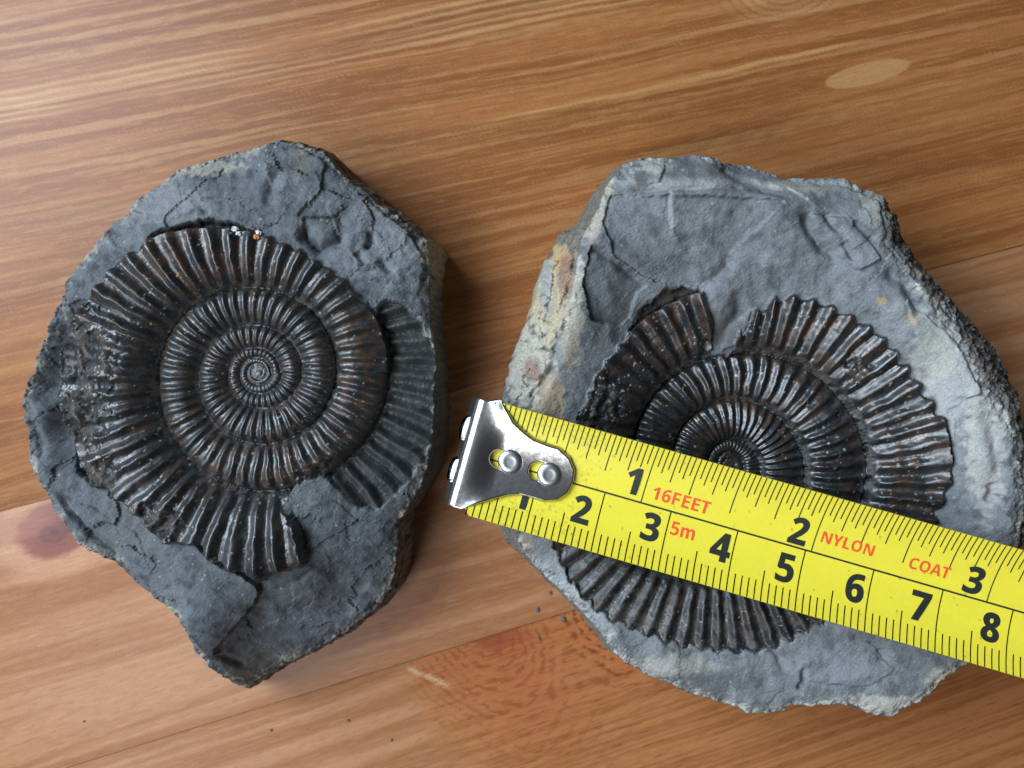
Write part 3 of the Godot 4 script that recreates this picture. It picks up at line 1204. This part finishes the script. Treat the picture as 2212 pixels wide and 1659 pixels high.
# ---------------------------------------------------------------- window light
func build_window(called: String, from: Vector3, size: Vector2, energy: float, col: Color, label: String) -> void:
	var w := Node3D.new()
	w.name = called
	add_child(w, true)
	tag(w, label, "window")
	w.look_at_from_position(from, Vector3(0, 0.02, 0), Vector3.UP)
	var pane := BoxMesh.new()
	pane.size = Vector3(size.x, size.y, 0.006)
	var gm := StandardMaterial3D.new()
	gm.albedo_color = Color(0.8, 0.85, 0.9)
	gm.emission_enabled = true
	gm.emission = col
	gm.emission_energy_multiplier = 0.4
	var p := put("pane", pane, gm, w)
	p.position.z = 0.02
	var fm := StandardMaterial3D.new()
	fm.albedo_color = Color(0.85, 0.85, 0.83)
	fm.roughness = 0.5
	for s in [-1.0, 1.0]:
		var a := BoxMesh.new()
		a.size = Vector3(0.05, size.y + 0.1, 0.05)
		var f := put("frame", a, fm, w)
		f.position = Vector3(s * (size.x * 0.5 + 0.025), 0, 0.02)
		var b := BoxMesh.new()
		b.size = Vector3(size.x - 0.002, 0.05, 0.05)
		var g := put("frame", b, fm, w)
		g.position = Vector3(0, s * (size.y * 0.5 + 0.025), 0.02)
	var l := AreaLight3D.new()
	l.name = "window_light"
	l.area_size = size
	l.light_energy = energy
	l.light_color = col
	l.area_normalize_energy = true
	l.shadow_enabled = true
	l.area_range = 6.0
	w.add_child(l, true)

func _ready() -> void:
	rng.seed = 7
	# camera straight above the table, as close as a phone held over it
	var cam := Camera3D.new()
	cam.name = "camera"
	cam.position = Vector3(0, EYE * MM, 0)
	cam.rotation_degrees = Vector3(-90, 0, 0)
	cam.fov = rad_to_deg(2.0 * atan(829.5 / FOC))
	cam.near = 0.01
	cam.far = 20.0
	var lens := CameraAttributesPhysical.new()
	lens.frustum_focal_length = 12.0 / (829.5 / FOC)
	lens.frustum_focus_distance = 0.134
	lens.frustum_near = 0.01
	lens.frustum_far = 20.0
	lens.exposure_aperture = 28.0
	cam.attributes = lens
	add_child(cam, true)
	cam.current = true
	# a dim cool room and two windows
	var env := Environment.new()
	env.background_mode = Environment.BG_COLOR
	env.background_color = Color(0.032, 0.035, 0.039).linear_to_srgb()
	env.background_energy_multiplier = 1.0
	env.tonemap_mode = Environment.TONE_MAPPER_LINEAR
	env.tonemap_exposure = 0.94
	env.sdfgi_enabled = true
	env.ssao_enabled = true
	env.ssil_enabled = true
	var we := WorldEnvironment.new()
	we.name = "environment"
	we.environment = env
	add_child(we, true)
	build_window("window", Vector3(-0.46, 0.80, 0.42), Vector2(0.42, 0.40), 0.50, Color(0.97, 0.98, 1.0), "small bright window to the lower left of the table")
	build_window("window", Vector3(-0.66, 0.66, -0.30), Vector2(0.66, 0.60), 1.85, Color(0.86, 0.93, 1.0), "large daylight window to the upper left of the table")
	build_table()
	left_stone()
	right_stone()
	build_tape()
	build_grit()

func left_stone() -> void:
	var m := build_stone({
		"seed": 100, "step": 0.16, "fossil_h": 23.5, "plate_h": 22.5, "groove_h": 20.5, "plate_up": 1.3, "flake": 0.30, "crusty": -0.5, "lumps": 0.13, "tube": 0.33, "peak": 0.6,
		"brown": 0.1, "mud": 0.0, "specks": 0.04, "open": 3.0, "rust": [[420, 540, 190, 90], [770, 800, 70, 190], [560, 1010, 160, 50], [480, 1170, 200, 90, Color(0.040, 0.045, 0.050)], [170, 860, 90, 150, Color(0.020, 0.019, 0.018)]], "sink": 2.3, "teeth": 0.4, "cast": 3.80, "cast_down": 1.5,
		"grey": Color(0.098, 0.107, 0.116), "grey_dark": Color(0.052, 0.056, 0.060), "grey_light": Color(0.165, 0.178, 0.190), "crust": Color(0.30, 0.285, 0.23), "side": Color(0.19, 0.17, 0.14),
		"rim": [[588, 299, 19], [625, 303, 19], [673, 316, 19], [693, 326, 19], [723, 356, 19], [745, 381, 19], [768, 399, 19], [798, 416, 19], [810, 436, 19.5], [840, 454, 19.5], [873, 476, 19.5], [900, 501, 19.5], [923, 520, 19], [928, 580, 18.5, 0.3], [928, 650, 18, 0.3], [932, 720, 17.5, 0.3], [942, 775, 17, 0.3], [938, 830, 17, 0.7], [936, 900, 17, 1.2], [930, 960, 16.5, 1.2], [917, 1030, 16.5, 1.2], [886, 1090, 16, 0.7], [860, 1130, 16, 0.4], [858, 1181, 15, 1], [853, 1223, 14.5, 1], [845, 1270, 13, 1], [812, 1315, 12, 1], [748, 1365, 11, 1], [674, 1408, 10.5, 1], [612, 1436, 10, 1], [570, 1462, 10, 1], [537, 1485, 10, 1], [523, 1490, 11], [499, 1480, 13], [448, 1445, 17.5], [424, 1417, 19], [400, 1374, 20], [372, 1327, 20], [330, 1292, 20], [283, 1254, 19.5], [245, 1214, 19.5], [207, 1202, 20], [165, 1176, 20], [141, 1143, 20], [107, 1100, 20.5], [85, 1051, 21], [67, 1011, 21], [54, 966, 21], [49, 911, 21.5], [45, 851, 22], [49, 821, 22], [70, 796, 22], [82, 751, 22], [97, 694, 22], [132, 636, 21.5], [140, 609, 21], [162, 571, 21], [205, 526, 19.5], [232, 486, 19], [275, 458, 18.5], [285, 433, 18], [317, 411, 17.5], [360, 384, 17], [385, 366, 17], [450, 344, 17], [490, 334, 17], [553, 317, 17.5]],
		"knots": [[540, 803, 21.5], [540, 560, 21.5], [320, 600, 21], [250, 800, 20], [300, 1000, 20.5], [540, 1100, 21.5], [430, 1130, 21.5], [600, 1200, 21], [720, 800, 21.5], [700, 620, 21.5], [700, 1000, 21.5], [870, 850, 18], [860, 1000, 17.5], [860, 720, 18.5], [770, 1080, 18.5], [128, 820, 16.3], [150, 945, 16.8], [155, 720, 17.2], [420, 425, 20.8], [600, 420, 20.8], [760, 480, 20.5], [850, 580, 20], [200, 610, 22], [310, 485, 21.8], [250, 1130, 21.5], [320, 1230, 21.5], [180, 1110, 21.5], [82, 900, 23], [92, 1000, 22.5], [90, 790, 22.5], [460, 1280, 21.5], [430, 1370, 21], [600, 1275, 19], [650, 1260, 19.5], [720, 1190, 19], [790, 1140, 18], [640, 1340, 13.8], [740, 1280, 14.2], [530, 1420, 13.4], [820, 1220, 15], [560, 1320, 17], [900, 900, 17.2]],
		"fossil": [[312, 514], [330, 497], [400, 474], [437, 466], [487, 474], [515, 484], [553, 499], [590, 514], [613, 526], [645, 536], [685, 566], [728, 591], [750, 611], [778, 646], [803, 675], [813, 651], [835, 639], [873, 661], [898, 686], [915, 728], [930, 748], [940, 771], [933, 791], [930, 866], [925, 948], [913, 973], [895, 1016], [873, 1048], [848, 1073], [818, 1103], [800, 1108], [769, 1109], [745, 1090], [715, 1050], [693, 1032], [660, 1040], [625, 1060], [606, 1097], [632, 1141], [653, 1217], [638, 1233], [621, 1239], [594, 1239], [554, 1263], [539, 1255], [519, 1243], [492, 1228], [466, 1217], [440, 1190], [422, 1173], [387, 1179], [335, 1167], [323, 1147], [303, 1126], [276, 1103], [225, 1061], [187, 1054], [150, 1030], [142, 1004], [135, 956], [120, 924], [107, 881], [102, 846], [107, 816], [112, 754], [122, 711], [140, 676], [180, 646], [225, 594], [260, 549], [295, 539]],
		"ledges": [[[[560, 330], [640, 312], [700, 345], [690, 420], [640, 470], [600, 430], [575, 380]], 0.7], [[[705, 440], [770, 412], [880, 500], [918, 560], [900, 640], [840, 605], [770, 565], [735, 520]], 0.9], [[[655, 470], [735, 468], [738, 520], [690, 545], [658, 520]], -0.9], [[[640, 1090], [720, 1080], [770, 1130], [700, 1170], [650, 1200]], 0.35], [[[120, 1080], [200, 1090], [300, 1150], [330, 1230], [260, 1200], [170, 1150]], 0.3]],
		"plate": [[376, 1217], [405, 1170], [425, 1176], [440, 1193], [463, 1217], [487, 1228], [519, 1246], [545, 1266], [554, 1281], [539, 1313], [498, 1362], [452, 1415], [449, 1438], [422, 1415], [399, 1360], [373, 1292], [370, 1255]],
		"grooves": [[[[120, 1060], [160, 1110], [205, 1160], [270, 1210]], 1.4, 0.7], [[[72, 880], [78, 940], [92, 1000]], 1.0, 0.8], [[[800, 500], [802, 525], [790, 540]], 1.4, 0.5], [[[655, 480], [660, 515], [690, 540], [735, 520], [735, 470]], 1.5, 0.9], [[[600, 350], [590, 400], [575, 450]], 1.2, 1.2], [[[770, 545], [790, 575]], 1.2, 0.6], [[[815, 560], [850, 590]], 1.0, 0.7], [[[451, 1420], [500, 1470]], 0.5, 0.6], [[[640, 1255], [668, 1238]], 0.5, 0.4]],
		"spiral": {"center": [540, 803], "ccw": true, "ribs": [[-4.0, 24.0], [0.5, 31.0], [1.25, 34.0], [1.75, 38.0], [2.25, 45.0], [2.75, 50.0], [3.25, 46.0], [3.75, 54.0], [4.4, 54.0]], "inner": 1.72, "keys": [[0.0, 52], [0.25, 54], [0.5, 62], [0.75, 79], [1.0, 99], [1.25, 103], [1.5, 130], [1.75, 158], [2.0, 175], [2.25, 186], [2.5, 217], [2.75, 262], [3.0, 289], [3.125, 291], [3.25, 308], [3.375, 375], [3.5, 432], [3.625, 425], [3.75, 462], [3.875, 440], [4.0, 425], [4.125, 400], [4.25, 385]]},
		"worn": [[165, 770, 85, 110, 0.75], [155, 900, 85, 80, 0.7], [330, 1130, 70, 45, 0.9], [200, 1030, 60, 50, 0.75], [690, 1030, 60, 40, 0.7]],
		"spots": [[655, 350, 30, 40, Color(0.12, 0.11, 0.09), 0.5], [330, 440, 130, 45, Color(0.23, 0.235, 0.24), 0.55], [420, 360, 110, 20, Color(0.34, 0.315, 0.25), 0.6], [760, 560, 60, 50, Color(0.15, 0.165, 0.18), 0.6], [845, 545, 50, 70, Color(0.20, 0.215, 0.225), 0.6], [570, 1450, 90, 45, Color(0.095, 0.09, 0.078), 0.8], [925, 530, 20, 45, Color(0.36, 0.32, 0.22), 0.8], [640, 1080, 60, 50, Color(0.10, 0.105, 0.11), 0.7], [280, 1150, 90, 60, Color(0.11, 0.115, 0.115), 0.7]],
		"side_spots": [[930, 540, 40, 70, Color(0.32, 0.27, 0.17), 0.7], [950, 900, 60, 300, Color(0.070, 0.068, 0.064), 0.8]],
	})
	var t := add_stone("fossil_stone", m, "dark grey stone on the left holding a whole brown ribbed ammonite spiral", [0.50])
	# white and rust coloured mineral grains on the top of the outer turn
	var white := StandardMaterial3D.new()
	white.albedo_color = Color(0.62, 0.64, 0.64).linear_to_srgb()
	white.roughness = 0.6
	var rust := StandardMaterial3D.new()
	rust.albedo_color = Color(0.42, 0.17, 0.04).linear_to_srgb()
	rust.roughness = 0.7
	var k := 0
	for g in [[503, 493, 1.0, 0], [510, 501, 0.9, 0], [497, 486, 0.7, 0], [552, 499, 0.95, 0], [549, 508, 1.1, 1], [383, 595, 0.5, 1], [508, 1190, 0.35, 1]]:
		var o := put("mineral_grain", pebble(60 + k, 1.0), white if g[3] == 0 else rust, t)
		var p := at(g[0], g[1], 23.3)
		o.position = Vector3(p.x, surface_height(m, p) + 0.1, p.y) * MM
		o.scale = Vector3.ONE * g[2]
		k += 1

func surface_height(meshes: Dictionary, p: Vector2) -> float:
	var best := 1e9
	var h := 20.0
	for id in meshes:
		var v: PackedVector3Array = meshes[id].surface_get_arrays(0)[Mesh.ARRAY_VERTEX]
		for i in range(0, v.size(), 2):
			var d := Vector2(v[i].x / MM - p.x, v[i].z / MM - p.y).length_squared()
			if d < best:
				best = d
				h = v[i].y / MM
	return h

func right_stone() -> void:
	var m := build_stone({
		"seed": 200, "step": 0.165, "fossil_h": 30.0, "plate_h": 30.0, "groove_h": 32.0, "plate_up": 0.0, "flake": 0.10, "crusty": -0.4, "lumps": 0.09, "tube": 0.27, "peak": 0.42,
		"brown": 0.0, "mud": 0.22, "specks": 0.06, "open": 1.95, "rust": [[1460, 690, 110, 90], [1800, 740, 160, 90], [1640, 900, 160, 60], [1980, 1000, 70, 120]], "sink": 1.9, "teeth": 1.0, "dull": 2.62,
		"grey": Color(0.160, 0.171, 0.178), "grey_dark": Color(0.10, 0.106, 0.11), "grey_light": Color(0.25, 0.264, 0.268), "crust": Color(0.42, 0.41, 0.36), "side": Color(0.16, 0.14, 0.11),
		"rim": [[1352, 347, 31], [1398, 338, 30], [1441, 341, 30], [1476, 331, 29], [1503, 335, 29], [1551, 337, 29.5], [1563, 352, 29], [1586, 353, 27], [1618, 355, 26.5], [1659, 372, 28], [1699, 382, 29], [1759, 383, 29], [1804, 381, 29], [1831, 381, 29], [1864, 406, 30], [1894, 411, 30.5], [1911, 420, 31, 3], [1920, 467, 32, 6], [1924, 525, 32.5, 6.6], [1954, 557, 32.5, 6.2], [1981, 607, 32.5, 6.5], [2019, 650, 33, 6.5], [2049, 687, 33, 7], [2091, 746, 33.5, 7.5], [2119, 791, 34, 8.5], [2139, 841, 34, 9.2], [2179, 891, 34, 8], [2200, 960, 34, 7], [2215, 1080, 34, 6], [2200, 1200, 33, 5], [2160, 1340, 31, 2], [2110, 1425, 29], [2071, 1448, 28], [2041, 1473, 27.5], [2021, 1498, 27], [1984, 1523, 26.5], [1949, 1536, 26.5], [1941, 1551, 26], [1909, 1553, 26], [1879, 1546, 26], [1854, 1531, 26], [1834, 1525, 26], [1799, 1526, 26], [1754, 1528, 25.5], [1711, 1526, 25.5], [1699, 1540, 25], [1659, 1545, 25], [1621, 1542, 25], [1581, 1527, 25], [1531, 1512, 25], [1491, 1502, 25], [1456, 1484, 25.5], [1411, 1469, 25.5], [1386, 1452, 25.5], [1356, 1434, 25.5], [1331, 1417, 25.5], [1318, 1399, 26], [1281, 1349, 26], [1246, 1312, 26], [1211, 1279, 26], [1181, 1249, 26], [1153, 1222, 26.5], [1128, 1192, 27, 2], [1118, 1172, 28, 2.5], [1113, 1140, 29, 3], [1117, 1060, 31, 3.5], [1132, 960, 32, 4], [1152, 870, 32.5, 4.5], [1175, 800, 33, 5], [1205, 720, 33.5, 5], [1235, 640, 34.5, 5], [1250, 560, 34.5, 5], [1258, 510, 34.5, 3.5], [1288, 462, 34, 2], [1302, 425, 33.5], [1316, 390, 32.5], [1340, 367, 31.5]],
		"knots": [[1320, 415, 34], [1450, 412, 35], [1560, 408, 35], [1690, 430, 34.5], [1400, 480, 33], [1500, 500, 32], [1600, 520, 31.5], [1700, 560, 31.5], [1780, 620, 30], [1850, 560, 32.5], [1650, 640, 29], [1930, 640, 33], [1870, 460, 32], [1272, 545, 35.5], [1300, 640, 32.5], [1385, 640, 29.5], [1255, 700, 34], [1330, 760, 30], [1220, 800, 33], [1165, 850, 32.5], [1595, 1015, 25], [1450, 900, 26], [1480, 720, 27], [1600, 740, 26.5], [1750, 750, 27], [1850, 800, 27.5], [1950, 900, 28.5], [2000, 1050, 29], [1650, 1300, 26.5], [1400, 1280, 26.5], [1280, 1230, 27], [1550, 1390, 26], [1300, 930, 29], [1340, 850, 28.5], [2010, 760, 31.5], [2080, 870, 33], [2120, 1000, 34], [2150, 1200, 33], [1300, 1350, 26.5], [1450, 1445, 26.5], [1600, 1480, 26], [1750, 1460, 26.5], [1850, 1460, 27], [1950, 1450, 27.5], [1560, 660, 30], [1400, 590, 31.5]],
		"fossil": [[1270, 850], [1285, 810], [1310, 775], [1345, 735], [1369, 690], [1395, 655], [1440, 622], [1486, 612], [1515, 622], [1535, 660], [1545, 700], [1535, 745], [1560, 765], [1590, 765], [1600, 745], [1625, 700], [1650, 665], [1680, 645], [1718, 638], [1765, 650], [1807, 667], [1850, 690], [1884, 712], [1915, 740], [1945, 775], [1990, 840], [2012, 878], [2040, 915], [2050, 966], [2052, 1010], [2045, 1060], [2033, 1085], [2010, 1140], [1960, 1230], [1900, 1290], [1796, 1348], [1769, 1371], [1699, 1413], [1656, 1427], [1556, 1429], [1456, 1407], [1381, 1377], [1293, 1337], [1231, 1264], [1198, 1194], [1205, 1100], [1230, 980], [1245, 900]],
		"ledges": [[[[1276, 532], [1321, 560], [1376, 590], [1401, 612], [1381, 632], [1366, 677], [1345, 700], [1276, 695], [1258, 607]], -1.1], [[[1318, 425], [1690, 436], [1640, 490], [1583, 540], [1578, 572], [1556, 597], [1516, 615], [1430, 610], [1385, 590], [1325, 555], [1300, 480]], -0.7], [[[1745, 465], [1830, 470], [1900, 560], [1850, 585], [1812, 552], [1775, 522]], 0.8], [[[1700, 400], [1830, 395], [1900, 430], [1915, 520], [1850, 480], [1760, 450]], 0.6], [[[1340, 360], [1440, 350], [1420, 400], [1370, 405]], 0.5], [[[1950, 640], [2060, 740], [2110, 850], [2060, 860], [2000, 780]], 0.5], [[[1590, 700], [1640, 660], [1620, 740], [1575, 755]], 0.5], [[[1740, 1440], [1900, 1400], [1960, 1470], [1900, 1510], [1770, 1500]], 0.3]],
		"plate": [],
		"grooves": [[[[1734, 457], [1751, 500], [1781, 532], [1819, 552]], 1.5, 1.0], [[[1779, 462], [1794, 487], [1814, 505]], 0.7, 0.5], [[[1819, 522], [1844, 565]], 0.9, 0.6], [[[1839, 482], [1889, 522]], 0.8, 0.7], [[[1909, 580], [1954, 612], [1976, 657], [1994, 685]], 1.2, 1.2], [[[1583, 540], [1578, 572], [1556, 597], [1516, 615]], 0.7, 0.8], [[[1310, 420], [1400, 418], [1560, 411], [1640, 410], [1700, 432]], 0.55, 0.45], [[[1560, 355], [1590, 378], [1640, 398], [1690, 410]], 1.0, 0.8], [[[1215, 540], [1203, 600], [1188, 660], [1180, 700]], 2.0, 0.55], [[[1245, 520], [1240, 580], [1225, 640], [1205, 690]], 1.2, 0.6], [[[1200, 790], [1170, 830], [1140, 870]], 1.3, 0.6], [[[1760, 1465], [1765, 1500], [1752, 1520]], 0.9, 0.4], [[[2130, 1040], [2140, 1060], [2125, 1085]], 1.2, 0.8], [[[1925, 1420], [1935, 1450]], 0.8, 0.8], [[[1720, 1480], [1705, 1440], [1690, 1420]], 0.6, 0.6], [[[2125, 880], [2140, 960], [2150, 1040]], 0.8, 1.2], [[[1600, 620], [1610, 670], [1570, 730]], 0.6, 1.0], [[[1270, 535], [1330, 565], [1390, 605]], 0.8, 0.8]],
		"spiral": {"center": [1595, 1015], "ccw": false, "ribs": [[-4.0, 34.0], [0.25, 44.0], [1.25, 49.0], [1.6, 56.0], [2.0, 54.0], [2.5, 64.0], [3.1, 62.0]], "inner": 1.9, "keys": [[-1.0, 50], [-0.75, 60], [-0.5, 72], [-0.25, 100], [0.0, 128], [0.25, 150], [0.5, 168], [0.75, 200], [1.0, 225], [1.25, 254], [1.5, 300], [1.75, 262], [1.875, 285], [2.0, 352], [2.25, 400], [2.5, 450], [2.75, 422], [2.875, 455], [3.0, 420]]},
		"worn": [[1300, 870, 55, 60, 0.8], [1270, 940, 60, 50, 0.7], [1230, 1220, 60, 60, 0.7], [1560, 1425, 260, 35, 0.55], [1350, 1370, 130, 40, 0.6], [1860, 800, 30, 28, 0.6]],
		"spots": [[1480, 396, 150, 14, Color(0.30, 0.30, 0.28), 0.6], [1740, 402, 130, 18, Color(0.33, 0.32, 0.29), 0.6], [1890, 440, 40, 40, Color(0.36, 0.34, 0.29), 0.6], [1850, 560, 60, 60, Color(0.18, 0.19, 0.20), 0.5], [2060, 830, 70, 120, Color(0.36, 0.365, 0.355), 0.75], [2130, 960, 50, 170, Color(0.42, 0.41, 0.38), 0.7], [2020, 760, 60, 80, Color(0.38, 0.36, 0.29), 0.5], [1960, 690, 70, 50, Color(0.27, 0.28, 0.28), 0.6], [1905, 650, 14, 10, Color(0.42, 0.25, 0.11), 0.6], [1970, 690, 20, 12, Color(0.42, 0.31, 0.16), 0.5], [1385, 385, 18, 24, Color(0.09, 0.09, 0.09), 0.85], [1500, 365, 90, 22, Color(0.12, 0.125, 0.125), 0.6], [1410, 360, 40, 18, Color(0.42, 0.41, 0.36), 0.7], [1300, 390, 26, 60, Color(0.44, 0.35, 0.22), 0.6], [1280, 470, 30, 50, Color(0.42, 0.37, 0.29), 0.6], [1450, 450, 6, 60, Color(0.36, 0.38, 0.39), 0.6], [1840, 420, 70, 25, Color(0.13, 0.135, 0.14), 0.6], [1230, 660, 30, 160, Color(0.36, 0.31, 0.22), 0.6], [1180, 860, 45, 60, Color(0.34, 0.25, 0.14), 0.7], [1240, 1300, 80, 110, Color(0.30, 0.315, 0.325), 0.75], [1160, 1200, 60, 60, Color(0.28, 0.29, 0.29), 0.6], [1130, 1190, 26, 40, Color(0.28, 0.22, 0.14), 0.6], [1450, 1440, 110, 26, Color(0.36, 0.34, 0.29), 0.6], [1540, 1475, 90, 30, Color(0.09, 0.09, 0.09), 0.6], [1830, 1440, 120, 50, Color(0.22, 0.235, 0.25), 0.5], [1900, 1525, 130, 26, Color(0.42, 0.40, 0.34), 0.7], [2040, 1470, 40, 30, Color(0.42, 0.37, 0.27), 0.7], [1570, 700, 40, 60, Color(0.11, 0.115, 0.115), 0.7]],
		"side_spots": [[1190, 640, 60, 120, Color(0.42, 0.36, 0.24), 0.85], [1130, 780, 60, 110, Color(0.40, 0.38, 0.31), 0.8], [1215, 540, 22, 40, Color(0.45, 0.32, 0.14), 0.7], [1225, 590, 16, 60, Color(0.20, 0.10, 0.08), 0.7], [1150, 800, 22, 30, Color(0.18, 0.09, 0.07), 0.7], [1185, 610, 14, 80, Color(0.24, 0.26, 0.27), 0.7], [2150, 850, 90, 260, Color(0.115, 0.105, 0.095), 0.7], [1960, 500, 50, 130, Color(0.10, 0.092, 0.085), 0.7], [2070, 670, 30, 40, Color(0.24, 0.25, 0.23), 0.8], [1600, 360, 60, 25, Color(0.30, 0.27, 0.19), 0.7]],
	})
	add_stone("fossil_stone", m, "lighter grey stone on the right with a second ribbed ammonite under the tape", [0.46])
